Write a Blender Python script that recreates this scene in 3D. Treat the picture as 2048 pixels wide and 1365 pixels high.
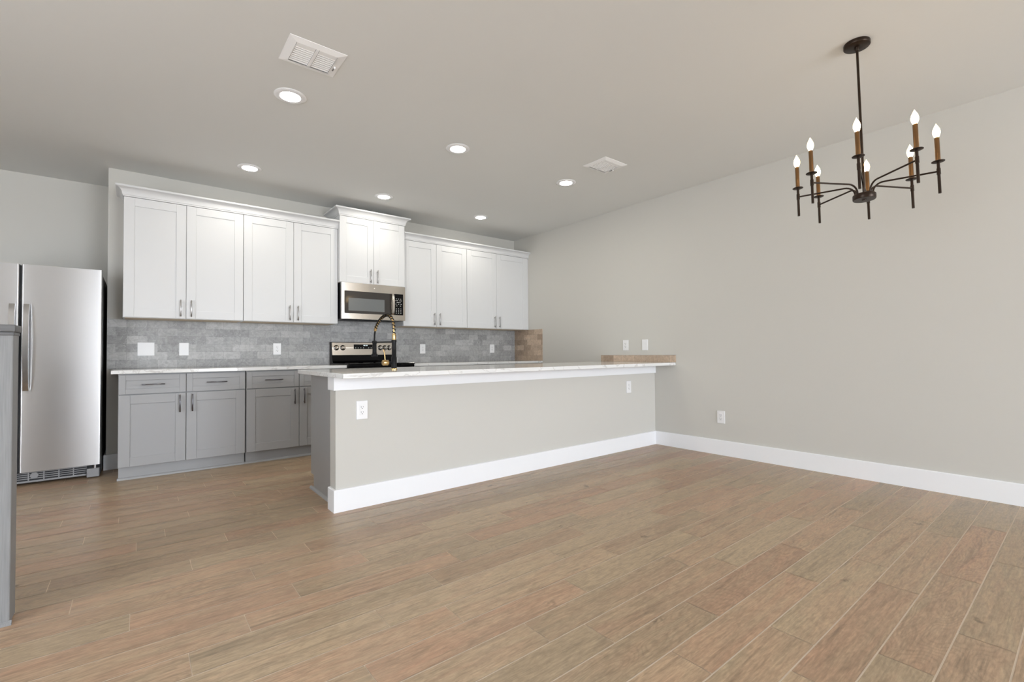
import bpy, bmesh, math, random
from mathutils import Vector, Matrix
random.seed(11)
for o in list(bpy.data.objects):
    bpy.data.objects.remove(o, do_unlink=True)
SC = bpy.context.scene
COL = SC.collection

# ------------------------------------------------------------------ camera
YAW, PITCH, ROLL = 0.6728, 0.0204, -0.0079
CAMPOS = (-4.5468, -5.6382, 1.0358)
FPX, CY = 937.276, 686.4728
fw = Vector((math.sin(YAW) * math.cos(PITCH), math.cos(YAW) * math.cos(PITCH), math.sin(PITCH)))
rt = Vector((math.cos(YAW), -math.sin(YAW), 0))
up = rt.cross(fw)
c_, s_ = math.cos(ROLL), math.sin(ROLL)
rt, up = c_ * rt + s_ * up, -s_ * rt + c_ * up
cam = bpy.data.cameras.new('camera')
co = bpy.data.objects.new('camera', cam)
COL.objects.link(co)
M = Matrix((rt, up, -fw)).transposed().to_4x4()
M.translation = CAMPOS
co.matrix_world = M
cam.sensor_fit = 'HORIZONTAL'
cam.sensor_width = 36.0
cam.lens = FPX / 2048 * 36.0
cam.shift_y = (CY - 682.5) / 2048
cam.clip_start = 0.02
SC.camera = co

# ------------------------------------------------------------------ world, daylight, exposure
SC.view_settings.view_transform = 'Standard'
SC.view_settings.look = 'None'
SC.view_settings.gamma = 1.0
SC.view_settings.use_curve_mapping = False
SC.view_settings.exposure = 0.06
W = bpy.data.worlds.new('daylight')
SC.world = W
W.use_nodes = True
bgn = W.node_tree.nodes['Background']
# sky above the horizon, added bright ground below it to send light up to the ceiling
SKY, GROUND_FILL = (22.4, 24.0, 26.4, 1), (16.6, 17.5, 18.7, 1)
SKY_LEFT, GROUND_FILL_LEFT = (7.4, 8.0, 8.8, 1), (9.4, 9.9, 10.6, 1)   # dimmer values added for the left side to balance the light indoors
_n, _l = W.node_tree.nodes, W.node_tree.links
_t = _n.new('ShaderNodeTexCoord'); _s = _n.new('ShaderNodeSeparateXYZ'); _r = _n.new('ShaderNodeMapRange'); _m = _n.new('ShaderNodeMix')
_m.data_type = 'RGBA'
_r.inputs['From Min'].default_value = -0.06; _r.inputs['From Max'].default_value = 0.02
_rx = _n.new('ShaderNodeMapRange')
_rx.inputs['From Min'].default_value = -0.56; _rx.inputs['From Max'].default_value = -0.42
_l.new(_s.outputs['X'], _rx.inputs['Value'])
for _k, (_a, _b) in (('A', (GROUND_FILL_LEFT, GROUND_FILL)), ('B', (SKY_LEFT, SKY))):
    _q = _n.new('ShaderNodeMix'); _q.data_type = 'RGBA'
    _q.inputs['A'].default_value = _a; _q.inputs['B'].default_value = _b
    _l.new(_rx.outputs['Result'], _q.inputs['Factor']); _l.new(_q.outputs['Result'], _m.inputs[_k])
_l.new(_t.outputs['Generated'], _s.inputs[0]); _l.new(_s.outputs['Z'], _r.inputs['Value'])
_l.new(_r.outputs['Result'], _m.inputs['Factor']); _l.new(_m.outputs['Result'], bgn.inputs['Color'])
bgn.inputs['Strength'].default_value = 1.0
LENS_STRENGTH = 128.0
BULB_STRENGTH = 16.0
# unseen window openings, placed and sized to light the room: (wall, a0, a1, z0, z1)
REAR_Y, LEFT_X = -11.6, -7.9
OPEN_REAR = [(-4.9, -4.3, 1.35, 2.25), (-3.2, -0.5, 0.05, 2.45)]  # small first opening added to put a bright band on the refrigerator
OPEN_LEFT = [(-6.0, -3.6, 0.05, 2.45)]
def portal(loc, rot, sx, sy):
    l = bpy.data.lights.new('window_portal', 'AREA')
    l.shape = 'RECTANGLE'; l.size = sx; l.size_y = sy
    l.cycles.is_portal = True
    o = bpy.data.objects.new('window_portal', l)
    o.location = loc; o.rotation_euler = rot
    COL.objects.link(o)
for x0, x1, z0, z1 in OPEN_REAR:
    portal(((x0 + x1) / 2, REAR_Y - 0.11, (z0 + z1) / 2), (math.pi / 2, 0, 0), x1 - x0, z1 - z0)
for y0, y1, z0, z1 in OPEN_LEFT:
    portal((LEFT_X - 0.11, (y0 + y1) / 2, (z0 + z1) / 2), (math.pi / 2, 0, -math.pi / 2), y1 - y0, z1 - z0)

# ------------------------------------------------------------------ materials
def lin(c):
    return tuple(((v / 255) / 12.92 if v / 255 <= 0.04045 else ((v / 255 + 0.055) / 1.055) ** 2.4) for v in c) + (1.0,)
MATS = {}
def mat(name, base, rough=0.5, metal=0.0, spec=0.5, noise=0.0, nscale=(30, 30, 30), bump=0.0, emit=None, estr=0.0, coat=0.0, aniso=0.0):
    m = bpy.data.materials.new(name); m.use_nodes = True
    nt = m.node_tree; N = nt.nodes; L = nt.links
    p = N['Principled BSDF']
    base = tuple(base) + ((1.0,) if len(base) == 3 else ())
    p.inputs['Base Color'].default_value = base
    p.inputs['Roughness'].default_value = rough
    p.inputs['Metallic'].default_value = metal
    p.inputs['Specular IOR Level'].default_value = spec
    p.inputs['Coat Weight'].default_value = coat
    if aniso:      # horizontally brushed sheet
        p.inputs['Anisotropic'].default_value = aniso; p.inputs['Anisotropic Rotation'].default_value = 0.25
        tg = N.new('ShaderNodeTangent'); tg.direction_type = 'RADIAL'; tg.axis = 'Z'
        L.new(tg.outputs['Tangent'], p.inputs['Tangent'])
    if emit:
        p.inputs['Emission Color'].default_value = tuple(emit) + (1,)
        p.inputs['Emission Strength'].default_value = estr
    if noise or bump:
        tc = N.new('ShaderNodeTexCoord'); mp = N.new('ShaderNodeMapping'); nz = N.new('ShaderNodeTexNoise')
        mp.inputs['Scale'].default_value = nscale
        nz.inputs['Detail'].default_value = 4
        L.new(tc.outputs['Object'], mp.inputs['Vector']); L.new(mp.outputs['Vector'], nz.inputs['Vector'])
        if noise:
            mx = N.new('ShaderNodeMix'); mx.data_type = 'RGBA'
            mx.inputs['A'].default_value = tuple(v * (1 - noise) for v in base[:3]) + (1,)
            mx.inputs['B'].default_value = tuple(min(1, v * (1 + noise)) for v in base[:3]) + (1,)
            L.new(nz.outputs['Fac'], mx.inputs['Factor']); L.new(mx.outputs['Result'], p.inputs['Base Color'])
        if bump:
            b = N.new('ShaderNodeBump'); b.inputs['Strength'].default_value = bump; b.inputs['Distance'].default_value = 0.002
            L.new(nz.outputs['Fac'], b.inputs['Height']); L.new(b.outputs['Normal'], p.inputs['Normal'])
    MATS[name] = m
    return m
mat('wall_paint', (0.60, 0.588, 0.548), 0.75, spec=0.25, bump=0.12, nscale=(120, 120, 120))
mat('ceiling_paint', (0.745, 0.748, 0.728), 0.85, spec=0.15, bump=0.12, nscale=(120, 120, 120))
mat('trim_white', (0.87, 0.88, 0.90), 0.4, spec=0.4)
mat('cabinet_white', (0.685, 0.69, 0.695), 0.38, spec=0.4)
mat('cabinet_grey', (0.36, 0.362, 0.366), 0.42, spec=0.4)
mat('raw_board', (0.62, 0.52, 0.40), 0.7)
mat('dark_gap', (0.03, 0.03, 0.032), 0.8)
mat('steel', (0.58, 0.58, 0.585), 0.33, 1.0, noise=0.03, nscale=(2, 2, 160), aniso=0.6)
mat('steel_warm', (0.60, 0.56, 0.51), 0.24, 1.0, noise=0.03, nscale=(2, 2, 180), aniso=0.7)
mat('nickel', (0.42, 0.41, 0.41), 0.3, 1.0)
mat('pewter', (0.16, 0.155, 0.165), 0.3, 1.0)
mat('chrome_dark', (0.45, 0.43, 0.41), 0.14, 1.0)
mat('handle_steel', (0.42, 0.41, 0.40), 0.22, 1.0)
mat('grey_wood_dark', (0.135, 0.137, 0.14), 0.5, noise=0.28, nscale=(1.6, 55, 55), bump=0.15)
mat('black_side', (0.012, 0.012, 0.013), 0.45)
mat('black_gloss', (0.004, 0.004, 0.0045), 0.10, spec=0.22)
mat('grille_grey', (0.26, 0.26, 0.265), 0.45)
mat('oven_glass', (0.035, 0.03, 0.027), 0.07, spec=0.6)
mat('oven_screen', (0.15, 0.16, 0.16), 0.18, spec=0.6)
mat('white_mark', (0.75, 0.74, 0.70), 0.5)
mat('clock_lit', (0.6, 0.65, 0.65), 0.5, emit=(0.8, 0.95, 1.0), estr=0.6)
mat('plastic_white', (0.84, 0.84, 0.845), 0.3, spec=0.5)
mat('slot_dark', (0.16, 0.16, 0.16), 0.6)
mat('vent_white', (0.93, 0.93, 0.93), 0.4)
mat('duct_grey', (0.10, 0.10, 0.10), 0.8)  # dark tone standing in for the shade inside the duct
mat('bronze', (0.030, 0.018, 0.011), 0.36, 0.5, spec=0.35)
mat('bronze_sleeve', (0.20, 0.108, 0.045), 0.34, 0.75, spec=0.5)  # bronze brightened to gold, the bulbs' warm light put into the colour
mat('matte_black', (0.007, 0.007, 0.008), 0.40, spec=0.22)
mat('brass', (0.62, 0.43, 0.20), 0.26, 1.0)
mat('bulb_glow', (1, 0.9, 0.7), 0.3, emit=(1.0, 0.70, 0.36), estr=BULB_STRENGTH)
mat('lens_glow', (1, 1, 1), 0.4, emit=(0.98, 0.93, 0.83), estr=LENS_STRENGTH)
mat('grey_wood', (0.24, 0.243, 0.246), 0.5, noise=0.28, nscale=(55, 55, 1.6), bump=0.15)

def pane_material():
    m = bpy.data.materials.new('pane_glass'); m.use_nodes = True
    N = m.node_tree.nodes; L = m.node_tree.links
    N.remove(N['Principled BSDF'])
    t = N.new('ShaderNodeBsdfTransparent'); g = N.new('ShaderNodeBsdfGlossy'); x = N.new('ShaderNodeMixShader')
    g.inputs['Roughness'].default_value = 0.02
    x.inputs[0].default_value = 0.06
    L.new(t.outputs[0], x.inputs[1]); L.new(g.outputs[0], x.inputs[2])
    L.new(x.outputs[0], N['Material Output'].inputs['Surface'])
    MATS['pane_glass'] = m
pane_material()

def quartz_material():
    m = bpy.data.materials.new('quartz'); m.use_nodes = True
    N = m.node_tree.nodes; L = m.node_tree.links; p = N['Principled BSDF']
    tc = N.new('ShaderNodeTexCoord'); mp = N.new('ShaderNodeMapping')
    mp.inputs['Scale'].default_value = (1.6, 2.6, 2.6); mp.inputs['Rotation'].default_value = (0, 0, 0.5)
    n1 = N.new('ShaderNodeTexNoise'); n1.inputs['Scale'].default_value = 1.3; n1.inputs['Detail'].default_value = 6
    n1.inputs['Distortion'].default_value = 1.6
    r = N.new('ShaderNodeValToRGB'); e = r.color_ramp.elements
    e[0].position = 0.488; e[0].color = (0.80, 0.80, 0.79, 1); e[1].position = 0.516; e[1].color = (0.80, 0.80, 0.79, 1)
    k = e.new(0.502); k.color = (0.60, 0.585, 0.57, 1)
    L.new(tc.outputs['Object'], mp.inputs['Vector']); L.new(mp.outputs['Vector'], n1.inputs['Vector'])
    L.new(n1.outputs['Fac'], r.inputs['Fac']); L.new(r.outputs['Color'], p.inputs['Base Color'])
    p.inputs['Roughness'].default_value = 0.10
    MATS['quartz'] = m
quartz_material()

def tile_material(name, along_y, c1, c2, grout, vein):
    """3 x 6 inch marble subway tiles laid in running bond, pattern on (length, z)"""
    m = bpy.data.materials.new(name); m.use_nodes = True
    N = m.node_tree.nodes; L = m.node_tree.links; p = N['Principled BSDF']
    tc = N.new('ShaderNodeTexCoord'); sp = N.new('ShaderNodeSeparateXYZ'); cb = N.new('ShaderNodeCombineXYZ')
    L.new(tc.outputs['Object'], sp.inputs[0])
    L.new(sp.outputs['Y' if along_y else 'X'], cb.inputs['X']); L.new(sp.outputs['Z'], cb.inputs['Y'])
    b = N.new('ShaderNodeTexBrick')
    b.inputs['Scale'].default_value = 1.0; b.inputs['Brick Width'].default_value = 0.1545; b.inputs['Row Height'].default_value = 0.0763
    b.inputs['Mortar Size'].default_value = 0.0010; b.inputs['Mortar Smooth'].default_value = 0.2; b.inputs['Bias'].default_value = 0.0
    b.inputs['Color1'].default_value = c1; b.inputs['Color2'].default_value = c2; b.inputs['Mortar'].default_value = grout
    b.offset = 0.5
    L.new(cb.outputs[0], b.inputs['Vector'])
    nz = N.new('ShaderNodeTexNoise'); nz.inputs['Scale'].default_value = 34; nz.inputs['Detail'].default_value = 6; nz.inputs['Distortion'].default_value = 0.8
    L.new(tc.outputs['Object'], nz.inputs['Vector'])
    r = N.new('ShaderNodeValToRGB'); r.color_ramp.elements[0].position = 0.28; r.color_ramp.elements[0].color = (0.80, 0.80, 0.80, 1)
    r.color_ramp.elements[1].position = 0.74; r.color_ramp.elements[1].color = (1.16, 1.16, 1.16, 1)
    L.new(nz.outputs['Fac'], r.inputs['Fac'])
    mu = N.new('ShaderNodeMix'); mu.data_type = 'RGBA'; mu.blend_type = 'MULTIPLY'; mu.inputs['Factor'].default_value = 1.0
    L.new(b.outputs['Color'], mu.inputs['A']); L.new(r.outputs['Color'], mu.inputs['B'])
    n2 = N.new('ShaderNodeTexNoise'); n2.inputs['Scale'].default_value = 7; n2.inputs['Detail'].default_value = 3; n2.inputs['Distortion'].default_value = 2.2
    L.new(tc.outputs['Object'], n2.inputs['Vector'])
    r2 = N.new('ShaderNodeValToRGB'); e = r2.color_ramp.elements
    e[0].position = 0.487; e[0].color = (0, 0, 0, 1); e[1].position = 0.505; e[1].color = (0, 0, 0, 1)
    k = e.new(0.496); k.color = (0.55, 0.55, 0.55, 1)
    L.new(n2.outputs['Fac'], r2.inputs['Fac'])
    vm = N.new('ShaderNodeMix'); vm.data_type = 'RGBA'
    L.new(r2.outputs['Color'], vm.inputs['Factor']); L.new(mu.outputs['Result'], vm.inputs['A']); vm.inputs['B'].default_value = vein
    L.new(vm.outputs['Result'], p.inputs['Base Color'])
    p.inputs['Roughness'].default_value = 0.42
    bp = N.new('ShaderNodeBump'); bp.inputs['Strength'].default_value = 0.25; bp.inputs['Distance'].default_value = 0.002; bp.invert = True
    L.new(b.outputs['Fac'], bp.inputs['Height']); L.new(bp.outputs['Normal'], p.inputs['Normal'])
    MATS[name] = m
tile_material('marble_grey', False, (0.30, 0.30, 0.296, 1), (0.47, 0.47, 0.464, 1), (0.24, 0.24, 0.24, 1), (0.62, 0.62, 0.62, 1))
tile_material('marble_brown', True, (0.35, 0.262, 0.192, 1), (0.62, 0.485, 0.372, 1), (0.30, 0.25, 0.20, 1), (0.55, 0.48, 0.40, 1))  # same subway tile pattern in browner tones

def plank_material():
    m = bpy.data.materials.new('plank_tile'); m.use_nodes = True
    N = m.node_tree.nodes; L = m.node_tree.links; p = N['Principled BSDF']
    at = N.new('ShaderNodeAttribute'); at.attribute_name = 'plank'
    sp = N.new('ShaderNodeSeparateColor'); L.new(at.outputs['Color'], sp.inputs[0])
    tc = N.new('ShaderNodeTexCoord')
    sc = N.new('ShaderNodeVectorMath'); sc.operation = 'SCALE'; sc.inputs['Scale'].default_value = 41.0
    L.new(at.outputs['Color'], sc.inputs[0])
    ad = N.new('ShaderNodeVectorMath'); ad.operation = 'ADD'
    L.new(tc.outputs['Object'], ad.inputs[0]); L.new(sc.outputs[0], ad.inputs[1])
    def noise(scale, detail, dist, rough=0.55):
        mp = N.new('ShaderNodeMapping'); mp.inputs['Scale'].default_value = scale
        n = N.new('ShaderNodeTexNoise'); n.inputs['Scale'].default_value = 1.0; n.inputs['Detail'].default_value = detail
        n.inputs['Distortion'].default_value = dist; n.inputs['Roughness'].default_value = rough
        L.new(ad.outputs[0], mp.inputs['Vector']); L.new(mp.outputs['Vector'], n.inputs['Vector'])
        return n
    def mixc(f, a, b, mode='MIX', fac=None):
        x = N.new('ShaderNodeMix'); x.data_type = 'RGBA'; x.blend_type = mode
        if fac is not None: x.inputs['Factor'].default_value = fac
        else: L.new(f, x.inputs['Factor'])
        for s, v in (('A', a), ('B', b)):
            if isinstance(v, tuple): x.inputs[s].default_value = v
            else: L.new(v, x.inputs[s])
        return x.outputs['Result']
    def ramp(src, p0, c0, p1, c1):
        r = N.new('ShaderNodeValToRGB'); e = r.color_ramp.elements
        e[0].position = p0; e[0].color = (c0, c0, c0, 1); e[1].position = p1; e[1].color = (c1, c1, c1, 1)
        L.new(src, r.inputs['Fac']); return r.outputs['Color']
    broad = noise((2.6, 15, 1), 4, 0.9)
    tone = N.new('ShaderNodeMath'); tone.operation = 'ADD'; _h = N.new('ShaderNodeMath'); _h.operation = 'MULTIPLY'; _h.inputs[1].default_value = 0.62; L.new(sp.outputs['Red'], _h.inputs[0]); L.new(_h.outputs[0], tone.inputs[0]); L.new(broad.outputs['Fac'], tone.inputs[1])
    f1 = ramp(tone.outputs[0], 0.30, 0.0, 1.28, 1.0)
    col = mixc(f1, (0.465, 0.285, 0.183, 1), (0.437, 0.327, 0.210, 1))
    grain = noise((7, 120, 1), 5, 0.4, 0.6)
    g = ramp(grain.outputs['Fac'], 0.30, 0.82, 0.68, 1.13)
    col = mixc(None, col, g, 'MULTIPLY', 1.0)
    streak = noise((1.7, 26, 1), 4, 1.4, 0.6)
    st = ramp(streak.outputs['Fac'], 0.54, 1.0, 0.74, 0.64)
    col = mixc(None, col, st, 'MULTIPLY', 1.0)
    # cathedral figure and sparse knots
    fine = noise((26, 150, 1), 3, 0.2, 0.6)
    fg = ramp(fine.outputs['Fac'], 0.32, 0.86, 0.66, 1.09)
    col = mixc(None, col, fg, 'MULTIPLY', 1.0)
    wear = noise((9, 26, 1), 5, 1.8, 0.7)
    wr = ramp(wear.outputs['Fac'], 0.40, 1.04, 0.72, 0.80)
    col = mixc(None, col, wr, 'MULTIPLY', 1.0)
    fig = noise((2.6, 9, 1), 1, 0.0)
    sn = N.new('ShaderNodeMath'); sn.operation = 'MULTIPLY'; sn.inputs[1].default_value = 130.0
    L.new(fig.outputs['Fac'], sn.inputs[0])
    si = N.new('ShaderNodeMath'); si.operation = 'SINE'; L.new(sn.outputs[0], si.inputs[0])
    rings = ramp(si.outputs[0], -0.2, 1.0, 1.0, 0.88)
    gate = ramp(sp.outputs['Blue'], 0.62, 0.0, 0.72, 1.0)
    rg = mixc(gate, (1, 1, 1, 1), rings)
    col = mixc(None, col, rg, 'MULTIPLY', 1.0)
    mp = N.new('ShaderNodeMapping'); mp.inputs['Scale'].default_value = (2.6, 5.2, 1)
    vo = N.new('ShaderNodeTexVoronoi'); vo.inputs['Scale'].default_value = 1.0
    wob = noise((16, 16, 1), 3, 0.0)
    wa = N.new('ShaderNodeVectorMath'); wa.operation = 'SCALE'; wa.inputs['Scale'].default_value = 0.16; L.new(wob.outputs['Color'], wa.inputs[0])
    wb = N.new('ShaderNodeVectorMath'); wb.operation = 'ADD'; L.new(ad.outputs[0], wb.inputs[0]); L.new(wa.outputs[0], wb.inputs[1])
    L.new(wb.outputs[0], mp.inputs['Vector']); L.new(mp.outputs['Vector'], vo.inputs['Vector'])
    kn = ramp(vo.outputs['Distance'], 0.015, 0.42, 0.10, 1.0)
    col = mixc(None, col, kn, 'MULTIPLY', 1.0)
    br = ramp(sp.outputs['Green'], 0.0, 0.91, 1.0, 1.07)
    col = mixc(None, col, br, 'MULTIPLY', 1.0)
    L.new(col, p.inputs['Base Color'])
    rr = ramp(grain.outputs['Fac'], 0.3, 0.30, 0.7, 0.42)
    L.new(rr, p.inputs['Roughness'])
    p.inputs['Specular IOR Level'].default_value = 0.45
    b = N.new('ShaderNodeBump'); b.inputs['Strength'].default_value = 0.06; b.inputs['Distance'].default_value = 0.001
    L.new(grain.outputs['Fac'], b.inputs['Height']); L.new(b.outputs['Normal'], p.inputs['Normal'])
    MATS['plank_tile'] = m
plank_material()
mat('grout_cream', (0.74, 0.62, 0.49), 0.8)

# ------------------------------------------------------------------ mesh building
class MB:
    def __init__(self):
        self.bm = bmesh.new(); self.smooth = False
    def box(self, x0, x1, y0, y1, z0, z1, bev=0.0, seg=2, mi=0):
        t = bmesh.new()
        r = bmesh.ops.create_cube(t, size=1.0)
        for v in t.verts:
            v.co = Vector(((x0 + x1) / 2 + v.co.x * (x1 - x0), (y0 + y1) / 2 + v.co.y * (y1 - y0), (z0 + z1) / 2 + v.co.z * (z1 - z0)))
        if bev:
            bmesh.ops.bevel(t, geom=t.edges[:], offset=bev, segments=seg, affect='EDGES', profile=0.5)
        return self._merge(t, mi)
    def _merge(self, t, mi=0):
        mp = {}
        for v in t.verts: mp[v] = self.bm.verts.new(v.co)
        for f in t.faces:
            try:
                g = self.bm.faces.new([mp[v] for v in f.verts]); g.material_index = mi; g.smooth = f.smooth
            except ValueError: pass
        t.free(); return self
    def prism(self, pts, axis, a0, a1):
        """polygon pts (2D) extruded along axis; pts order for axis 'x':(y,z) 'y':(x,z) 'z':(x,y)"""
        f = {'x': lambda p, a: (a, p[0], p[1]), 'y': lambda p, a: (p[0], a, p[1]), 'z': lambda p, a: (p[0], p[1], a)}[axis]
        A = [self.bm.verts.new(f(p, a0)) for p in pts]; B = [self.bm.verts.new(f(p, a1)) for p in pts]
        n = len(pts)
        for i in range(n): self.bm.faces.new((A[i], A[(i + 1) % n], B[(i + 1) % n], B[i]))
        self.bm.faces.new(A); self.bm.faces.new(B[::-1]); return self
    def tube(self, pts, r, n=12, caps=True, smooth=True):
        pts = [Vector(p) for p in pts]; rs = r if isinstance(r, (list, tuple)) else [r] * len(pts)
        rings = []; nrm = None
        for i, p in enumerate(pts):
            d = (pts[min(i + 1, len(pts) - 1)] - pts[max(i - 1, 0)]).normalized()
            if nrm is None:
                nrm = d.orthogonal().normalized()
            else:
                nrm = (nrm - d * nrm.dot(d)).normalized()
            b = d.cross(nrm)
            rings.append([self.bm.verts.new(p + rs[i] * (math.cos(2 * math.pi * k / n) * nrm + math.sin(2 * math.pi * k / n) * b)) for k in range(n)])
        for a, b in zip(rings, rings[1:]):
            for k in range(n):
                f = self.bm.faces.new((a[k], a[(k + 1) % n], b[(k + 1) % n], b[k])); f.smooth = smooth
        if caps:
            self.bm.faces.new(rings[0][::-1]); self.bm.faces.new(rings[-1])
        return self
    def lathe(self, prof, o=(0, 0, 0), ax=(0, 0, 1), n=32, smooth=True):
        """prof: (r, h) along axis ax from o"""
        o = Vector(o); a = Vector(ax).normalized(); u = a.orthogonal().normalized(); v = a.cross(u)
        rings = []
        for r, h in prof:
            if r < 1e-6: rings.append([self.bm.verts.new(o + a * h)])
            else: rings.append([self.bm.verts.new(o + a * h + r * (math.cos(2 * math.pi * k / n) * u + math.sin(2 * math.pi * k / n) * v)) for k in range(n)])
        for A, B in zip(rings, rings[1:]):
            for k in range(n):
                k2 = (k + 1) % n
                if len(A) == 1 and len(B) == 1: continue
                if len(A) == 1: f = self.bm.faces.new((A[0], B[k2], B[k]))
                elif len(B) == 1: f = self.bm.faces.new((A[k], A[k2], B[0]))
                else: f = self.bm.faces.new((A[k], A[k2], B[k2], B[k]))
                f.smooth = smooth
        return self
    def sweep(self, prof, path):
        """profile (offset, z) mitred along a plan path given as function offset->list of (x,y)"""
        cols = [[self.bm.verts.new((x, y, z)) for x, y in path(o)] for o, z in prof]
        n = len(prof); m = len(cols[0])
        for i in range(n):
            A, B = cols[i], cols[(i + 1) % n]
            for j in range(m - 1):
                try: self.bm.faces.new((A[j], A[j + 1], B[j + 1], B[j]))
                except ValueError: pass
        self.bm.faces.new([c[0] for c in cols]); self.bm.faces.new([c[-1] for c in cols][::-1])
        return self
    def build(self, name, m, parent=None, smooth=False):
        if smooth:
            for f in self.bm.faces: f.smooth = True
        bmesh.ops.remove_doubles(self.bm, verts=self.bm.verts[:], dist=1e-6)
        bmesh.ops.recalc_face_normals(self.bm, faces=self.bm.faces[:])
        me = bpy.data.meshes.new(name)
        if parent is not None:
            w = Vector((0, 0, 0)); q = parent
            while q is not None: w += q.location; q = q.parent
            bmesh.ops.translate(self.bm, verts=self.bm.verts[:], vec=-w)
        self.bm.to_mesh(me); self.bm.free()
        for k in (m if isinstance(m, (list, tuple)) else [m]): me.materials.append(MATS[k])
        if any(p.use_smooth for p in me.polygons):
            try: me.set_sharp_from_angle(angle=math.radians(50))
            except Exception: pass
        o = bpy.data.objects.new(name, me)
        COL.objects.link(o)
        if parent is not None: o.parent = parent
        return o
def tag(o, label, cat, group=None):
    o['label'] = label; o['category'] = cat
    if group: o['group'] = group
    return o
def thing(name, label, cat, loc, group=None):
    o = bpy.data.objects.new(name, None); COL.objects.link(o); o.location = loc
    o.empty_display_size = 0.1
    return tag(o, label, cat, group)
def struct(o):
    o['kind'] = 'structure'; return o
def children(o): return list(o.children)
def copy_tree(o, parent=None):
    c = o.copy(); COL.objects.link(c); c.parent = parent
    for ch in children(o): copy_tree(ch, c)
    return c

# ------------------------------------------------------------------ the room
HC = 2.764
XL = -4.773          # left end of the kitchen wall, the fridge recess begins here
YA = 0.649           # back of the recess
YI, XI, TI = -2.505, -3.534, 0.11   # half wall: front face, left end, thickness

# floor: plank tiles 150 x 926 mm in cream grout, end joints read from the photograph row by row
JOINTS = {18: -4.868, 20: -5.156, 21: -4.05, 22: -4.423, 23: -5.056, 24: -3.875, 25: -4.317, 26: -4.913, 27: -4.638, 28: -4.286,
          29: -4.78, 30: -4.42, 31: -4.55, 32: -4.152, 33: -3.931, 34: -4.337, 35: -3.832, 36: -4.118, 37: -3.641, 38: -4.0,
          39: -4.211, 40: -3.478, 41: -3.795, 42: -3.56, 43: -3.027, 44: -3.388, 45: -3.215, 46: -2.772, 47: -3.102, 48: -2.687,
          49: -1.965, 50: -2.568, 51: -2.206}
def build_floor():
    bm = bmesh.new()
    lay = bm.loops.layers.float_color.new('plank')
    PL, PW, G = 0.9265, 0.15, 0.0026
    x0, x1, y0, y1 = LEFT_X, 0.0, REAR_Y, YA
    v = [bm.verts.new(c) for c in ((x0 - .1, y0 - .1, -0.0012), (x1 + .1, y0 - .1, -0.0012), (x1 + .1, y1 + .1, -0.0012), (x0 - .1, y1 + .1, -0.0012))]
    bm.faces.new(v).material_index = 1
    w = [bm.verts.new((c.co.x, c.co.y, -0.12)) for c in v]
    bm.faces.new(w[::-1]).material_index = 1
    for i in range(4): bm.faces.new((v[i], w[i], w[(i + 1) % 4], v[(i + 1) % 4])).material_index = 1
    for k in range(-8, 78):
        yc = -3.117 - (k - 36) * PW
        ya, yb = yc - PW / 2 + G, yc + PW / 2 - G
        j = JOINTS.get(k, random.uniform(-1, 0))
        n = math.floor((x0 - j) / PL)
        xs = j + n * PL
        while xs < x1:
            a, b = max(xs + G * .55, x0), min(xs + PL - G * .55, x1)
            c, d = max(ya, y0), min(yb, y1)
            if b > a and d > c:
                f = bm.faces.new([bm.verts.new(q) for q in ((a, c, 0), (b, c, 0), (b, d, 0), (a, d, 0))])
                t = (random.random(), random.random(), random.random(), 1)
                for l in f.loops: l[lay] = t
            xs += PL
    me = bpy.data.meshes.new('floor'); bm.to_mesh(me); bm.free()
    me.materials.append(MATS['plank_tile']); me.materials.append(MATS['grout_cream'])
    o = bpy.data.objects.new('floor', me); COL.objects.link(o)
    return struct(o)
build_floor()
struct(MB().box(LEFT_X - .1, .1, REAR_Y - .1, YA + .1, HC, HC + .1).build('ceiling', 'ceiling_paint'))
struct(MB().box(XL, .1, 0, YA + .1, 0, HC).build('wall_back', 'wall_paint'))
struct(MB().box(LEFT_X - .1, XL, YA, YA + .1, 0, HC).build('wall_alcove', 'wall_paint'))
struct(MB().box(0, .1, REAR_Y - .1, 0, 0, HC).build('wall_right', 'wall_paint'))
struct(MB().box(XI, 0, YI, YI + TI, 0, .884).build('wall_half', 'wall_paint'))
def holed(name, along, fixed0, fixed1, a0, a1, holes):
    m = MB()
    def bx(p, q, z0, z1):
        if q - p > 1e-4 and z1 - z0 > 1e-4:
            if along == 'x': m.box(p, q, fixed0, fixed1, z0, z1)
            else: m.box(fixed0, fixed1, p, q, z0, z1)
    last = a0
    for p, q, z0, z1 in sorted(holes):
        bx(last, p, 0, HC); bx(p, q, 0, z0); bx(p, q, z1, HC); last = q
    bx(last, a1, 0, HC)
    return struct(m.build(name, 'wall_paint'))
holed('wall_rear', 'x', REAR_Y - .1, REAR_Y, LEFT_X - .1, 0, OPEN_REAR)
holed('wall_left', 'y', LEFT_X - .1, LEFT_X, REAR_Y, YA, OPEN_LEFT)
def window(i, along, fixed, p, q, z0, z1):  # frame and panes for the unseen openings that let in light
    m = MB(); t = .05
    def bx(a, b, c, d):
        if along == 'x': m.box(a, b, fixed - .08, fixed - .02, c, d, .004)
        else: m.box(fixed - .08, fixed - .02, a, b, c, d, .004)
    bx(p, p + t, z0, z1); bx(q - t, q, z0, z1); bx(p + t, q - t, z0, z0 + t); bx(p + t, q - t, z1 - t, z1)
    mid = (p + q) / 2; bx(mid - .03, mid + .03, z0 + t, z1 - t)
    o = struct(m.build('window_%d' % i, 'trim_white'))
    g = MB()
    for a, b in ((p + t, mid - .03), (mid + .03, q - t)):
        if along == 'x': g.box(a, b, fixed - .053, fixed - .047, z0 + t, z1 - t)
        else: g.box(fixed - .053, fixed - .047, a, b, z0 + t, z1 - t)
    g.build('pane', 'pane_glass', o)
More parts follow.
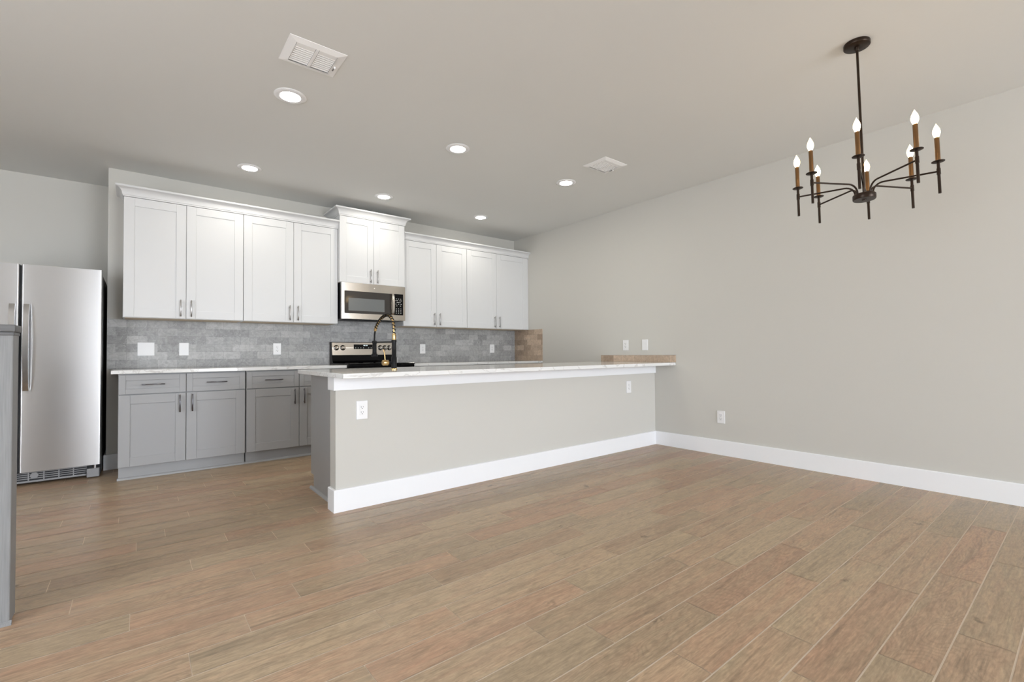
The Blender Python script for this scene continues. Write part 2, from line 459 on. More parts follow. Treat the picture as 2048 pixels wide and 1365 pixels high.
wi = 1
for p, q, z0, z1 in OPEN_REAR: window(wi, 'x', REAR_Y, p, q, z0, z1); wi += 1
for p, q, z0, z1 in OPEN_LEFT: window(wi, 'y', LEFT_X, p, q, z0, z1); wi += 1
# baseboards, the apron under the bar top
HB, TB = .1465, .016
bprof = [(0, 0), (TB, 0), (TB, HB - .004), (TB - .004, HB), (0, HB)]
struct(MB().sweep(bprof, lambda o: [(XI - o, YI + TI), (XI - o, YI - o), (0 - TB, YI - o)]).build('baseboard_half', 'trim_white'))
struct(MB().sweep(bprof, lambda o: [(-o, YI), (-o, REAR_Y)]).build('baseboard_right', 'trim_white'))
struct(MB().sweep([(0, 0), (TB, 0), (TB, .134), (TB - .004, .138), (0, .138)], lambda o: [(XL - o, YA), (XL - o, -o), (-4.69, -o)]).build('baseboard_back', 'trim_white'))
struct(MB().sweep([(0, .796), (TB, .796), (TB, .884), (0, .884)], lambda o: [(XI - o, YI + TI), (XI - o, YI - o), (0, YI - o)]).build('trim_1', 'trim_white'))

# backsplash tile
tag(MB().box(XL, -2.806, -.0105, -.0005, .915, 1.372).box(-2.806, -2.02, -.0105, -.0005, .915, 1.46).box(-2.02, -.010, -.0105, -.0005, .915, 1.372).build('tile_backsplash', 'marble_grey'),
    'grey marble subway tile backsplash along the kitchen wall under the white cabinets', 'backsplash')
tag(MB().box(-.010, 0, -.639, 0, .915, 1.372).build('tile_backsplash', 'marble_brown'),
    'brownish tile side splash in the corner on the right wall, tall square patch', 'backsplash')
tag(MB().box(-.010, 0, -2.776, -1.733, .9145, .994).build('tile_backsplash', 'marble_brown'),
    'low brownish strip of tile on the right wall at the end of the bar top', 'backsplash')

# ------------------------------------------------------------------ cabinets
def bar_pull(parent, x, z, yface, length, vertical, name='handle', m='nickel'):
    b = MB(); h = length / 2; t = .0052; out = .030
    if vertical:
        b.box(x - t, x + t, yface - out - t, yface - out + t, z - h, z + h, .0015, 1)
        for s in (-1, 1): b.tube([(x, yface, z + s * (h - .018)), (x, yface - out, z + s * (h - .018))], .0045, 10)
    else:
        b.box(x - h, x + h, yface - out - t, yface - out + t, z - t, z + t, .0015, 1)
        for s in (-1, 1): b.tube([(x + s * (h - .018), yface, z), (x + s * (h - .018), yface - out, z)], .0045, 10)
    return b.build(name, m, parent)
def shaker(parent, name, x0, x1, z0, z1, yback, t, m, fr=.075, rec=.008):
    """five-piece door: stiles, rails and a recessed flat panel in one mesh"""
    yf = yback - t; b = MB(); bv = .0015
    b.box(x0, x0 + fr, yf, yback, z0, z1, bv, 1); b.box(x1 - fr, x1, yf, yback, z0, z1, bv, 1)
    b.box(x0 + fr, x1 - fr, yf, yback, z0, z0 + fr, bv, 1); b.box(x0 + fr, x1 - fr, yf, yback, z1 - fr, z1, bv, 1)
    b.box(x0 + fr - .002, x1 - fr + .002, yf + rec, yback - .001, z0 + fr - .002, z1 - fr + .002)
    return b.build(name, m, parent)
def base_cabinet(label, x0, x1, pulls, visible_parts=True):
    r = thing('base_cabinet', label, 'cabinet', ((x0 + x1) / 2, -.3, 0), 'grey base cabinets')
    MB().box(x0, x1, -.588, 0 - .001, .108, .884).build('body', 'cabinet_grey', r)
    k = MB().box(x0 + .004, x1, -.55, -.02, 0, .108)
    k.build('toe_kick', 'cabinet_grey', r)
    MB().prism([(-.550, 0), (-.568, 0), (-.566, .008), (-.560, .016), (-.550, .019)], 'x', x0 - .004, x1).build('shoe_moulding', 'cabinet_grey', r)
    mid = (x0 + x1) / 2; g = .002
    for a, b, px in ((x0 + .003, mid - g, mid - .045), (mid + g, x1 - .004, mid + .045)):
        d = shaker(r, 'door', a, b, .113, .706, -.589, .02, 'cabinet_grey')
        bar_pull(d, px, .617, -.609, .152, True, m='pewter')
        w = shaker(r, 'drawer', a, b, .713, .873, -.589, .02, 'cabinet_grey', fr=.045)
        bar_pull(w, (a + b) / 2, .792, -.609, .158, False, m='pewter')
    return r
base_cabinet('grey base cabinet nearest the refrigerator, two drawers over two doors', -4.677, -3.756, True)
base_cabinet('grey base cabinet between the left cabinet and the stove, partly hidden by the bar', -3.750, -2.812, True)
base_cabinet('grey base cabinet right of the stove, hidden behind the bar', -2.022, -.02, True)

def counter(name, label, x0, x1, y0, y1):
    return tag(MB().box(x0, x1, y0, y1, .8845, .9145, .003, 2).build(name, 'quartz'), label, 'countertop')
counter('countertop', 'white quartz countertop on the left grey cabinets, from refrigerator side to stove', -4.722, -2.811, -.638, -.0005)
counter('countertop', 'white quartz countertop against the back wall right of the stove', -2.025, -.0005, -.638, -.0005)
counter('countertop', 'long white veined quartz bar top on the half wall, running to the right wall', -3.5755, -.0005, -2.7725, -1.735)

# cabinet behind the half wall, seen by its end panel
def island_cabinet():
    x0 = -3.49
    r = thing('base_cabinet', 'dark grey end of the cabinet run behind the half wall under the bar top', 'cabinet', (-1.8, -2.1, 0), 'grey base cabinets')
    MB().box(x0 + .018, -.02, YI + TI + .001, -1.79, .108, .884).build('body', 'cabinet_grey', r)
    MB().box(x0 + .018, -.02, YI + TI + .001, -1.86, 0, .108).build('toe_kick', 'cabinet_grey', r)
    MB().prism([(YI + TI + .001, 0), (-1.86, 0), (-1.86, .11), (-1.79, .11), (-1.79, .884), (YI + TI + .001, .884)], 'x', x0, x0 + .017).build('end_panel', 'cabinet_grey', r)
    MB().prism([(x0 - .017, 0), (x0, 0), (x0, .019), (x0 - .006, .017), (x0 - .014, .009)], 'y', YI + TI + .001, -1.80).build('shoe_moulding', 'cabinet_grey', r)
    n = 5; xs = [x0 + .004 + i * (3.46 / n) for i in range(n + 1)]
    for i in range(n):
        a, b = xs[i] + .002, xs[i + 1] - .002
        d = MB().box(a, b, -1.786, -1.765, .115, .870, .0015, 1)
        d = d.build('door', 'cabinet_grey', r)
        bb = MB(); hx = b - .045
        bb.box(hx - .005, hx + .005, -1.74, -1.73, .68, .832, .0015, 1)
        for s in (.70, .812): bb.tube([(hx, -1.765, s), (hx, -1.735, s)], .0045, 10)
        bb.build('handle', 'nickel', d)
    return r
island_cabinet()

# white wall cabinets
def wall_cabinet(label, x0, x1, split, z0, z1, yf, pull_z, fill_right=0.0, fill_left=0.0):
    r = thing('wall_cabinet', label, 'cabinet', ((x0 + x1) / 2, -.15, z0), 'white wall cabinets')
    MB().box(x0, x1, yf + .021, -.001, z0, z1).build('body', 'cabinet_white', r)
    MB().box(x0 + .012, x1 - .012, yf + .04, -.012, z0 - .002, z0 + .001).build('underside', 'raw_board', r)
    a0, b1 = x0 + .0015 + fill_left, x1 - .0015 - fill_right
    for a, b, px in ((a0, split - .0015, split - .041), (split + .0015, b1, split + .041)):
        d = shaker(r, 'door', a, b, z0 + .003, z1 - .002, yf + .020, .020, 'cabinet_white', fr=.075, rec=.007)
        bar_pull(d, px, pull_z, yf, .155, True)
    if fill_right:
        MB().box(x1 - fill_right + .001, x1 - .0005, yf + .006, yf + .0205, z0, z1).build('filler_strip', 'cabinet_white', r)
    return r
ZU = 1.3725; YU = -.335; ZT = 2.438
wall_cabinet('tall white wall cabinet at the left end of the kitchen wall', -4.658, -3.736, -4.204, ZU, ZT, YU, 1.47)
wall_cabinet('white wall cabinet second from left, directly beside the raised one over the microwave', -3.734, -2.808, -3.268, ZU, ZT, YU, 1.47)
wall_cabinet('short raised white wall cabinet above the microwave', -2.805, -2.021, -2.411, 1.838, 2.588, -.385, 1.93)
wall_cabinet('white wall cabinet just right of the microwave', -2.018, -1.091, -1.555, ZU, ZT, YU, 1.47)
wall_cabinet('white wall cabinet at the far right end, in the corner against the right wall', -1.089, -.001, -.594, ZU, ZT, YU, 1.467, fill_right=.03)
def crown(label, x0, x1, yf, z, h, p, left, right):
    pr = [(.0, 0), (.005, 0), (.006, h * .12), (p * .18, h * .16)]
    for i in range(1, 8):
        t = i / 8 * math.pi / 2
        pr.append((p * .18 + (p * .72) * (1 - math.cos(t)), h * .16 + (h * .62) * math.sin(t)))
    pr += [(p * .9, h * .80), (p, h * .84), (p, h), (0, h)]
    pr = [(a, z + b) for a, b in pr]
    def path(o):
        pts = []
        pts += [(x0 - o, -.001), (x0 - o, yf - o)] if left else [(x0, yf - o)]
        pts += [(x1 + o, yf - o), (x1 + o, -.001)] if right else [(x1, yf - o)]
        return pts
    m = MB().sweep(pr, path)
    m.box(x0 + .001, x1 - .001, yf + .001, -.001, z + h - .012, z + h - .002)
    return tag(m.build('crown_moulding', 'cabinet_white'), label, 'crown moulding', 'white crown mouldings on the wall cabinets')
crown('white crown moulding on top of the two wall cabinets left of the microwave', -4.658, -2.8055, YU, ZT, .088, .055, True, False)
crown('white crown moulding on the raised cabinet over the microwave, highest of the three', -2.805, -2.021, -.385, 2.588, .087, .058, True, True)
crown('white crown moulding on top of the two wall cabinets right of the microwave', -2.0205, -.0005, YU, ZT, .083, .055, False, False)

# ------------------------------------------------------------------ refrigerator
def fridge():
    r = thing('refrigerator', 'stainless steel side-by-side refrigerator in the recess at the left', 'refrigerator', (-5.25, .1, 0))
    MB().box(-5.70, -4.797, -.235, .55, .02, 1.742, .006).build('body', 'black_side', r)
    def door(x0, x1, hx, name='door'):
        d = MB()
        n = 14; pts = []
        for i in range(n + 1):          # gently bowed front with rounded vertical edges
            t = i / n; x = x0 + .007 + (x1 - x0 - .014) * t
            pts.append((x, -.297 - .005 * (1 - (2 * t - 1) ** 2)))
        pts = [(x0, -.288), (x0 + .002, -.2945)] + pts[:1] + [(x0 + .010, pts[0][1] - .0002)] + pts[1:-1] + [(x1 - .010, pts[-1][1] - .0002)] + pts[-1:] + [(x1 - .002, -.2945), (x1, -.288)]
        d.prism([(x0, -.24)] + pts + [(x1, -.24)], 'z', .112, 1.772)
        o = d.build(name, 'steel', r, smooth=True)
        h = MB(); k = 20; za, zb = .762, 1.452
        lo, hi = [], []
        for i in range(k + 1):
            t = i / k; z = za + (zb - za) * t
            y = -.322 - .034 * math.sin(math.pi * t) ** .7
            lo.append((y + .012, z)); hi.append((y - .008, z))
        h.prism(hi + lo[::-1], 'x', hx - .0165, hx + .0165)
        h.box(hx - .013, hx + .013, -.315, -.300, za, za + .05, .003); h.box(hx - .013, hx + .013, -.315, -.300, zb - .05, zb, .003)
        h.build('handle', 'handle_steel', o, smooth=True)
    door(-5.279, -4.795, -5.246); door(-5.70, -5.293, -5.326)
    MB().box(-5.293, -5.279, -.275, -.236, .112, 1.765).build('door_gap_seal', 'dark_gap', r)
    for a in (-4.93, -5.69): MB().box(a, a + .12, -.27, -.20, 1.743, 1.760, .004).build('hinge_cover', 'black_side', r)
    g = MB().box(-5.69, -4.885, -.245, -.236, .018, .034, .003)
    for i in range(9): 
        x = -5.68 + i * .0885; g.box(x, x + .008, -.246, -.236, .034, .106)
    for i in range(4): g.box(-5.69, -4.885, -.2445, -.236, .046 + i * .016, .052 + i * .016)
    g.tube([(-5.20, -.236, .072), (-5.20, -.249, .072)], .024, 20)
    g.build('toe_grille', 'grille_grey', r)
    MB().box(-5.69, -4.80, -.2355, -.2335, .02, .11).build('grille_recess', 'dark_gap', r)
    MB().box(-4.884, -4.802, -.285, -.236, .006, .080, .006).build('foot_cover', 'grille_grey', r)
    MB().tube([(-4.83, -.27, .080), (-4.83, -.27, .112)], .012, 14).build('hinge_pin', 'nickel', r)
    for a in (-5.66, -4.88):
        for c in (-.2, .45): MB().box(a, a + .06, c, c + .06, 0, .02).build('levelling_foot', 'black_side', r)
fridge()

# ------------------------------------------------------------------ microwave
def microwave():
    x0, x1, z0, z1 = -2.794, -2.032, 1.428, 1.834
    r = thing('microwave_oven', 'stainless steel microwave mounted over the stove', 'microwave', ((x0 + x1) / 2, -.2, z0))
    MB().box(x0 + .004, x1 - .004, -.392, -.012, z0 + .004, z1 - .001).build('body', 'black_side', r)
    d = MB(); n = 20; pts = []
    for i in range(n + 1):
        t = i / n
        pts.append((x0 + (x1 - x0) * t, -.418 - .010 * (1 - (2 * t - 1) ** 2)))
    d.prism([(x0, -.393)] + pts + [(x1, -.393)], 'z', z0, z1)
    door = d.build('door', 'steel_warm', r, smooth=True)
    MB().box(-2.762, -2.214, -.4305, -.415, 1.490, 1.742, .004).build('window', 'oven_glass', door)
    MB().box(-2.722, -2.300, -.4318, -.4300, 1.520, 1.662).build('window_screen', 'oven_screen', door)
    h = MB(); k = 14; lo, hi = [], []
    for i in range(k + 1):
        t = i / k; z = 1.492 + .25 * t
        y = -.440 - .026 * math.sin(math.pi * t) ** .6
        hi.append((y - .007, z)); lo.append((y + .006, z))
    h.prism(hi + lo[::-1], 'x', -2.218, -2.190)
    h.box(-2.216, -2.192, -.446, -.420, 1.492, 1.512, .002).box(-2.216, -2.192, -.446, -.420, 1.722, 1.742, .002)
    h.build('handle', 'steel_warm', door)
    cp = MB().box(-2.180, -2.062, -.4275, -.414, 1.492, 1.744, .003).build('control_panel', 'black_gloss', r)
    def key(x, z, w=.009, hh=.005): MB().box(x - w / 2, x + w / 2, -.4284, -.4270, z - hh / 2, z + hh / 2).build('key', 'white_mark', cp)
    for iz in range(4):
        for ix in range(3): key(-2.151 + ix * .029, 1.515 + iz * .018)
    for iz, xs in enumerate(((-2.145, -2.098), (-2.155, -2.122, -2.090), (-2.140, -2.122, -2.104), (-2.155, -2.138, -2.104, -2.088), (-2.150, -2.122, -2.095))):
        for x in xs: key(x, 1.602 + iz * .021, .012, .0045)
    MB().tube([(-2.42, -.4275, 1.790), (-2.42, -.4295, 1.790)], .006, 16).build('emblem', 'white_mark', door)
    u = MB().box(x0 + .006, x1 - .006, -.39, -.02, z0 + .0005, z0 + .004)
    u.build('bottom_plate', 'black_side', r)
    for a in (x0 + .05, x0 + .27, x0 + .47):
        v = MB()
        for i in range(7): v.box(a + .01, a + .20, -.36 + i * .026, -.345 + i * .026, z0 - .003, z0 + .001)
        v.build('filter_vent', 'dark_gap', r)
microwave()

# ------------------------------------------------------------------ range
def cooker():
    x0, x1 = -2.808, -2.032
    r = thing('electric_range', 'black and stainless electric stove under the microwave', 'stove', ((x0 + x1) / 2, -.35, 0))
    MB().box(x0 + .002, x1 - .002, -.63, -.04, .04, .912).build('body', 'black_side', r)
    MB().prism([(-.012, .905), (-.012, 1.176), (-.055, 1.176), (-.075, 1.168), (-.100, .913), (-.100, .905)], 'x', x0 + .012, x1 - .012).build('backguard', 'black_side', r)
    p = MB().prism([(-.0735, 1.170), (-.0775, 1.168), (-.0930, 1.022), (-.0890, 1.022)], 'x', x0 + .016, x1 - .016)
    panel = p.build('control_panel', 'steel_warm', r)
    MB().prism([(-.088, 1.020), (-.0945, 1.020), (-.112, .955), (-.125, .936), (-.10, .93), (-.098, .93)], 'x', x0 + .014, x1 - .014).build('vent_strip', 'black_gloss', r)
    for x in (-2.742, -2.667, -2.207, -2.148, -2.090):
        k = MB(); z = 1.108; y = -.0842
        ax = Vector((0, -1, .106)).normalized()
        k.lathe([(0, 0), (.026, 0), (.027, .004), (.022, .007), (.021, .022), (.018, .026), (0, .026)], (x, y, z), ax, 28)
        k.box(x - .0045, x + .0045, y - .034, y - .02, z - .017, z + .023, .002, 1)
        k = k.build('knob', 'chrome_dark', panel)
        MB().lathe([(.0268, 0), (.0315, 0), (.0305, .005), (.0268, .005)], (x, y, z), ax, 28).build('skirt', 'black_gloss', k)
    MB().prism([(-.0795, 1.148), (-.0815, 1.148), (-.0874, 1.092), (-.0854, 1.092)], 'x', -2.537, -2.268).build('display', 'black_gloss', panel)
    d = MB()
    for i, a in enumerate((-2.418, -2.406, -2.390, -2.378)): d.box(a, a + .008, -.0838, -.0815, 1.130, 1.141)
    d.build('clock_digits', 'clock_lit', panel)
    for i in range(8):
        if i != 4: MB().box(-2.522 + i * .032, -2.510 + i * .032, -.0875, -.0855, 1.105, 1.109).build('touch_key', 'white_mark', panel)
    MB().box(x0, x1, -.672, -.098, .913, .930, .006, 3).build('cooktop', 'black_gloss', r)
    e = MB()
    for x, y, rr in ((-2.62, -.50, .105), (-2.22, -.50, .085), (-2.62, -.25, .075), (-2.22, -.25, .105), (-2.42, -.24, .06)):
        e.lathe([(rr - .003, .9300), (rr, .9303), (rr + .001, .9300)], (x, y, 0), (0, 0, 1), 40)
    e.build('burner_ring', 'grille_grey', r)
    f = MB().box(x0 + .004, x1 - .004, -.668, -.631, .19, .82, .006).build('oven_door', 'steel_warm', r)
    MB().box(x0 + .13, x1 - .13, -.671, -.667, .33, .66, .004).build('oven_window', 'oven_glass', f)
    h = MB().tube([(x0 + .05, -.71, .775), (x1 - .05, -.71, .775)], .011, 14)
    for x in (x0 + .08, x1 - .08): h.tube([(x, -.667, .775), (x, -.71, .775)], .008, 10)
    h.build('handle', 'steel_warm', f)
    MB().box(x0 + .004, x1 - .004, -.664, -.631, .825, .910, .004).build('front_rail', 'black_gloss', r)
    MB().box(x0 + .004, x1 - .004, -.664, -.631, .06, .185, .005).build('drawer', 'steel_warm', r)
    for x in (x0 + .06, x1 - .06):
        for y in (-.58, -.10): MB().tube([(x, y, 0), (x, y, .042)], .018, 12).build('levelling_foot', 'black_side', r)
cooker()

# ------------------------------------------------------------------ faucet
def faucet():
    x, y, z = -3.049, -2.338, .9145
    r = thing('kitchen_faucet', 'matte black and brass spring kitchen faucet standing on the bar top', 'faucet', (x, y, z))
    MB().lathe([(0, 0), (.024, 0), (.024, .006), (.019, .010), (.0185, .012), (0, .012)], (x, y, z), (0, 0, 1), 28).build('base_ring', 'brass', r)
    MB().lathe([(0, .012), (.0205, .012), (.0205, .092), (.0165, .096), (.0162, .205), (.019, .207), (.019, .222), (0, .222)], (x, y, z), (0, 0, 1), 28).build('post', 'matte_black', r)
    MB().lathe([(0, .222), (.0145, .222), (.0155, .226), (.0155, .262), (.0135, .270), (0, .270)], (x, y, z), (0, 0, 1), 28).build('collar', 'brass', r)
    ctrl = [(y, 1.184), (y + .002, 1.225), (y + .012, 1.265), (y + .038, 1.300), (y + .090, 1.327), (y + .150, 1.333), (y + .215, 1.320), (y + .270, 1.296), (y + .318, 1.266), (y + .345, 1.242)]
    def spline(pts, n):
        out = []
        P = [pts[0]] + pts + [pts[-1]]
        for i in range(1, len(P) - 2):
            for k in range(n):
                t = k / n
                out.append(tuple(.5 * ((2 * P[i][c]) + (-P[i - 1][c] + P[i + 1][c]) * t + (2 * P[i - 1][c] - 5 * P[i][c] + 4 * P[i + 1][c] - P[i + 2][c]) * t * t + (-P[i - 1][c] + 3 * P[i][c] - 3 * P[i + 1][c] + P[i + 2][c]) * t ** 3) for c in (0, 1)))
        out.append(pts[-1]); return out
    sp = spline(ctrl, 28)
    MB().tube([(x, a, b) for a, b in sp[::4]], .0078, 14).build('hose', 'brass', r)
    # resample evenly for the coil
    L = [0]
    for p, q in zip(sp, sp[1:]): L.append(L[-1] + math.dist(p, q))
    turns = 17; helix = []
    for i in range(turns * 14 + 1):
        s = L[-1] * i / (turns * 14)
        j = max(0, min(len(sp) - 2, next((k for k in range(len(L) - 1) if L[k + 1] >= s), len(sp) - 2)))
        t = (s - L[j]) / max(1e-9, L[j + 1] - L[j])
        py, pz = sp[j][0] + (sp[j + 1][0] - sp[j][0]) * t, sp[j][1] + (sp[j + 1][1] - sp[j][1]) * t
        dy, dz = sp[j + 1][0] - sp[j][0], sp[j + 1][1] - sp[j][1]; n = math.hypot(dy, dz); ny, nz = -dz / n, dy / n
        a = 2 * math.pi * i / 14
        helix.append((x + .0105 * math.cos(a), py + .0105 * math.sin(a) * ny, pz + .0105 * math.sin(a) * nz))
    MB().tube(helix, .0034, 8).build('spring', 'matte_black', r)
    yb = y + .345
    MB().tube([(x, yb - .004, 1.250), (x, yb + .012, 1.222)], .0115, 16).build('end_collar', 'brass', r)
    MB().tube([(x, yb + .011, 1.224), (x, yb + .024, 1.190), (x, yb + .028, 1.150), (x, yb + .026, 1.138)], .0068, 12).build('spray_hose', 'matte_black', r)
    ys = yb + .026
    MB().lathe([(0, .142), (.013, .142), (.0165, .138), (.0165, .050), (.018, .036), (.0245, .030), (.0255, .016), (.022, .010), (0, .010)], (x, ys, 1.0), (0, 0, 1), 28).build('spray_head', 'matte_black', r)
    MB().tube([(x, y, 1.124), (x, ys - .012, 1.128)], .0052, 12).tube([(x, ys, 1.118), (x, ys, 1.138)], .0195, 20).build('holder_arm', 'matte_black', r)
    MB().tube([(x, y, .968), (x - .050, y, .968)], .0085, 14).build('valve_stem', 'matte_black', r)
    k = MB().tube([(x - .046, y, .968), (x - .050, y, .968), (x - .086, y, .968), (x - .090, y, .968)], [.018, .0205, .0205, .018], 28)
    k.build('handle_knob', 'brass', r)
    MB().tube([(x - .070, y, .986), (x - .072, y + .004, 1.03), (x - .076, y + .012, 1.066)], [.0042, .0046, .0042], 10).build('lever', 'brass', r)
faucet()

# ------------------------------------------------------------------ wall plates
def plate(label, loc, rz, kind, gangs=1):
    w = .079 + .046 * (gangs - 1) + (.003 if gangs > 1 else 0)
    r = thing({'outlet': 'wall_outlet', 'switch': 'light_switch', 'blank': 'blank_wall_plate'}[kind], label,
              {'outlet': 'outlet', 'switch': 'light switch', 'blank': 'wall plate'}[kind], (0, 0, 0), 'white wall plates')
    MB().box(-w / 2, w / 2, -.0065, -.0003, -.0625, .0625, .0028, 2).build('plate', 'plastic_white', r)
    for g in range(gangs):
        cx = (g - (gangs - 1) / 2) * .046
        if kind == 'outlet':
            f = MB().box(cx - .0168, cx + .0168, -.0082, -.006, -.0335, .0335, .001, 1).build('receptacle', 'plastic_white', r)
            s = MB()
            for dz in (-.019, .016):
                s.box(cx - .0085, cx - .0055, -.0088, -.0080, dz + .001, dz + .010)
                s.box(cx + .0055, cx + .0085, -.0088, -.0080, dz + .002, dz + .009)
                s.tube([(cx, -.0080, dz - .006), (cx, -.0088, dz - .006)], .0032, 12)
            s.build('slots', 'slot_dark', f)
        elif kind == 'switch':
            MB().prism([(-.006, -.0335), (-.0082, -.0335), (-.0070, 0), (-.0098, .0335), (-.006, .0335)], 'x', cx - .0168, cx + .0168).build('rocker', 'plastic_white', r)
    if kind == 'blank':
        s = MB()
        for dx in (-.023, .023):
            for dz in (-.048, .048): s.tube([(dx, -.0060, dz), (dx, -.0074, dz)], .0032, 12)
        s.build('screws', 'plastic_white', r)
    r.rotation_euler = (0, 0, rz); r.location = loc
    return r
R90 = -math.pi / 2
plate('wide blank white plate on the grey tile nearest the refrigerator', (-4.492, -.010, 1.096), 0, 'blank', 2)
plate('white light switch on the grey tile, right of the wide blank plate', (-4.197, -.010, 1.095), 0, 'switch')
plate('white outlet on the grey tile above the partly hidden base cabinet, left of the stove', (-3.359, -.010, 1.095), 0, 'outlet')
plate('white outlet on the grey tile just right of the faucet', (-1.587, -.010, 1.095), 0, 'outlet')
plate('white outlet on the grey tile near the corner of the right wall', (-.444, -.010, 1.096), 0, 'outlet')
plate('white outlet above the low brown strip, left one of the pair on the wall', (0, -2.112, 1.112), R90, 'outlet')
plate('white light switch above the low brown strip, right one of the pair on the wall', (0, -2.385, 1.111), R90, 'switch')
plate('white outlet low on the right wall above the baseboard', (0, -3.270, .376), R90, 'outlet')
plate('white outlet on the beige half wall near its free left end', (-3.359, YI, .654), 0, 'outlet')
plate('white outlet on the beige half wall near the right wall', (-.472, YI, .661), 0, 'outlet')

# ------------------------------------------------------------------ ceiling lights and registers
def downlight():
    r = thing('recessed_light', '', 'ceiling light', (0, 0, HC), 'recessed ceiling lights')
    MB().lathe([(.098, 0), (.100, -.003), (.096, -.006), (.080, -.0085), (.064, -.0085), (.0615, -.004), (.0615, 0)], (0, 0, HC), (0, 0, 1), 48).build('trim_ring', 'plastic_white', r)
    MB().lathe([(.0610, -.005), (.054, -.0075), (.040, -.0092), (.018, -.0102), (0, -.0104)], (0, 0, HC), (0, 0, 1), 40).build('lens', 'lens_glow', r)
    return r
dl = downlight()
for i, (x, y, lab) in enumerate((
        (-3.765, -2.300, 'lit recessed ceiling light nearest the camera, beside the large white register'),
        (-3.755, -.775, 'lit recessed ceiling light above the left white cabinets'),
        (-2.449, -.765, 'lit recessed ceiling light near the raised cabinet over the microwave'),
        (-2.449, -2.292, 'lit recessed ceiling light in the middle of the ceiling, over the bar'),
        (-1.150, -.755, 'lit recessed ceiling light near the far corner, above the right white cabinets'),
        (-1.153, -2.282, 'lit recessed ceiling light beside the small far register'))):
    o = dl if i == 0 else copy_tree(dl)
    o.location = (x, y, HC); o['label'] = lab
def register():
    """stamped-steel ceiling register, two banks of louvres side by side; local frame at its centre"""
    r = thing('ceiling_register', '', 'vent', (0, 0, HC), 'white ceiling registers')
    hx, hy = .154, .134; z = HC; m = MB()
    ix, iy = .112, .098
    # sloped frame
    q = lambda a, b, c: m.bm.verts.new((a, b, c))
    for sx, sy in ((1, 0), (-1, 0), (0, 1), (0, -1)):
        if sx: pts = [(sx * hx, -hy, z - .002), (sx * hx, hy, z - .002), (sx * ix, iy, z - .011), (sx * ix, -iy, z - .011)]
        else: pts = [(-hx, sy * hy, z - .002), (hx, sy * hy, z - .002), (ix, sy * iy, z - .011), (-ix, sy * iy, z - .011)]
        m.bm.faces.new([q(*p) for p in pts])
    m.box(-hx, hx, -hy, hy, z - .003, z - .0002)
    m.box(-.008, .008, -iy, iy, z - .0115, z - .004)
    m.build('frame', 'vent_white', r)
    for s in (-1, 1):
        l = MB(); a, b = (s * .010, s * .110) if s > 0 else (-.110, -.010)
        l.prism([(-iy, z - .011), (-iy + .034, z - .011), (-iy + .026, z - .003), (-iy, z - .003)], 'x', a, b)
        for i in range(8):
            y0 = -iy + .034 + i * .0198
            l.prism([(y0 + .0030, z - .0055), (y0 + .0044, z - .0055), (y0 + .0112, z - .0110), (y0 + .0100, z - .0120)], 'x', a, b)
        l.build('louvre_bank', 'vent_white', r)
        d = MB().box(a, b, -iy + .03, iy, z - .0046, z - .0032); d.build('duct_opening', 'duct_grey', r)  # dark sheet behind the louvres, its colour carries the duct's shade
    MB().box(.124, .130, .018, .052, z - .0125, z - .0075).build('lever_slot', 'slot_dark', r)
    MB().box(.123, .131, .006, .018, z - .020, z - .008, .002).build('lever', 'vent_white', r)
    return r
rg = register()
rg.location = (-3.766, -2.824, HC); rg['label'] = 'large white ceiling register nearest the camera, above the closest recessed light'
r2 = copy_tree(rg); r2.location = (-1.178, -2.815, HC); r2['label'] = 'white ceiling register farther away, right of the recessed lights'

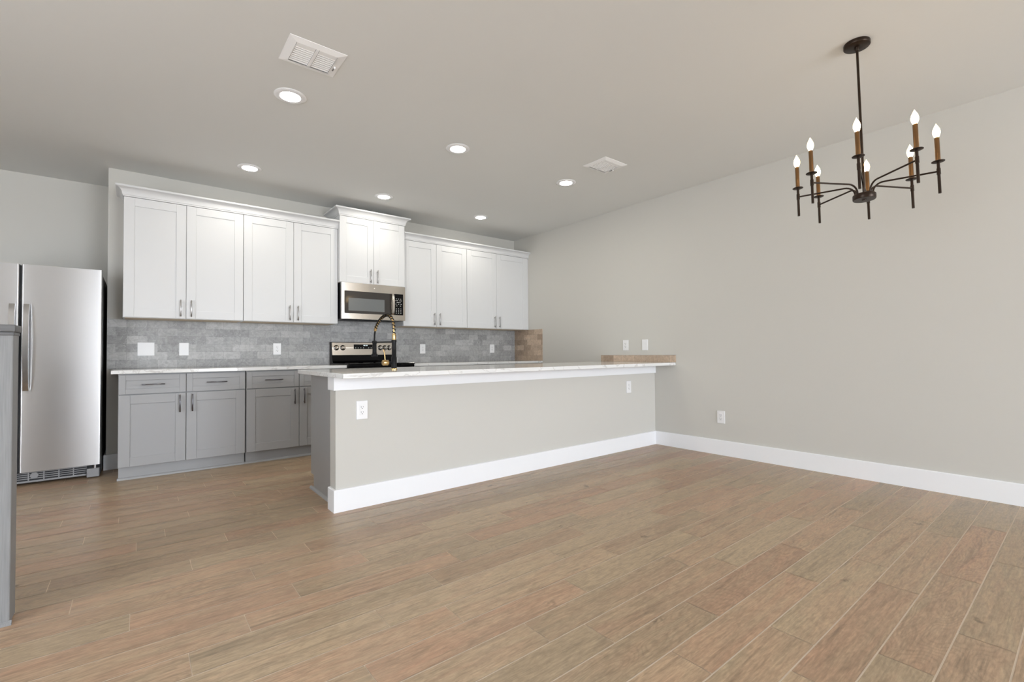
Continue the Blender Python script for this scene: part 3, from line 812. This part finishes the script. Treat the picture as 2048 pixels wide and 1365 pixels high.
# ------------------------------------------------------------------ chandelier
def chandelier():
    top = Vector((-1.3927, -4.8188, HC))
    a = Vector((.0318, .0292, 1)).normalized()
    e1 = Vector((0, 1, 0)).cross(a).normalized(); e2 = a.cross(e1)
    hub = Vector((-1.4202, -4.8441, 1.8794))
    ph = 3.3817; dl_ = [-.0492, -.017, .0591, .0246, -.0557, .0174, .0532, -.0323]
    R, ZB, ZD, ZJ, ZTIP = .3096, .2748, .116, .0671, -.0476
    r = thing('chandelier', 'dark bronze eight-light candle chandelier hanging from the ceiling at the right', 'chandelier', top)
    MB().lathe([(0, 0), (.061, 0), (.0625, -.003), (.0625, -.020), (.060, -.023), (.018, -.024), (0, -.024)], top, (0, 0, 1), 48).build('canopy', 'bronze', r)
    MB().lathe([(0, -.020), (.013, -.022), (.013, -.036), (.009, -.046), (0, -.046)], top, a, 20).build('swivel', 'bronze', r)
    L = (top - hub).length
    MB().tube([top - a * .04, hub + a * .014], .0062, 14).build('stem', 'bronze', r)
    MB().lathe([(0, .016), (.044, .016), (.052, .013), (.0535, .009), (.0535, -.012), (.051, -.016), (.011, -.0165), (.010, -.021), (0, -.022)], hub, a, 44).build('hub', 'bronze', r)
    for i in range(8):
        t = ph - i * math.pi / 4 + dl_[i]
        d = math.cos(t) * e1 + math.sin(t) * e2
        P = lambda q, z: hub + d * q + a * z
        # arm: rises out of the hub, bends and runs straight to the candle
        pts = [P(.036, .012)]
        for k in range(9):
            u = k / 8 * math.pi / 2
            pts.append(P(.040 + .048 * (1 - math.cos(u)), .020 + (ZJ - .020) * math.sin(u)))
        pts += [P(.16, ZJ), P(R, ZJ)]
        MB().tube(pts, .0046, 12).build('arm', 'bronze', r)
        c = MB().tube([P(R, ZTIP), P(R, ZD)], .0066, 14)
        c.lathe([(0, ZJ - .016), (.0085, ZJ - .016), (.0085, ZJ + .016), (0, ZJ + .016)], P(R, 0), a, 18)
        c = c.build('candle_post', 'bronze', r)
        MB().lathe([(0, ZD - .001), (.020, ZD - .001), (.027, ZD + .002), (.0275, ZD + .004), (.020, ZD + .002), (0, ZD + .002)], P(R, 0), a, 32).build('drip_pan', 'bronze', c)
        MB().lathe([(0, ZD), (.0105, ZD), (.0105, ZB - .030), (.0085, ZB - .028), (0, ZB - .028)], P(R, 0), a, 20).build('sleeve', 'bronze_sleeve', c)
        b = MB().lathe([(0, ZB - .030), (.008, ZB - .029), (.0125, ZB - .018), (.0158, ZB - .006), (.0158, ZB + .004), (.0135, ZB + .016), (.0085, ZB + .028), (.0035, ZB + .038), (.0012, ZB + .044), (0, ZB + .045)], P(R, 0), a, 24)
        b.build('bulb', 'bulb_glow', c)
chandelier()

# ------------------------------------------------------------------ foreground partition
def partition():
    x0, x1, y0, y1 = -5.75, -4.930, -2.990, -2.885
    r = thing('half_partition', 'grey wood-grained half-height partition with moulded cap at the left edge', 'partition', ((x0 + x1) / 2, (y0 + y1) / 2, 0))
    MB().box(x0, x1, y0, y1, 0, 1.124, .004).build('panel', 'grey_wood', r)
    c = MB()
    c.box(x0 - .006, x1 + .003, y0 - .006, y1 + .006, 1.118, 1.132, .004).box(x0 - .012, x1 + .008, y0 - .014, y1 + .012, 1.132, 1.160, .006, 3)
    c.build('cap', 'grey_wood_dark', r)['label'] = 'darker grey moulded cap'
    MB().prism([(y0, 0), (y0 - .012, 0), (y0 - .010, .008), (y0 - .002, .016), (y0, .016)], 'x', x0, x1 + .006).build('shoe_moulding', 'grey_wood', r)
partition()
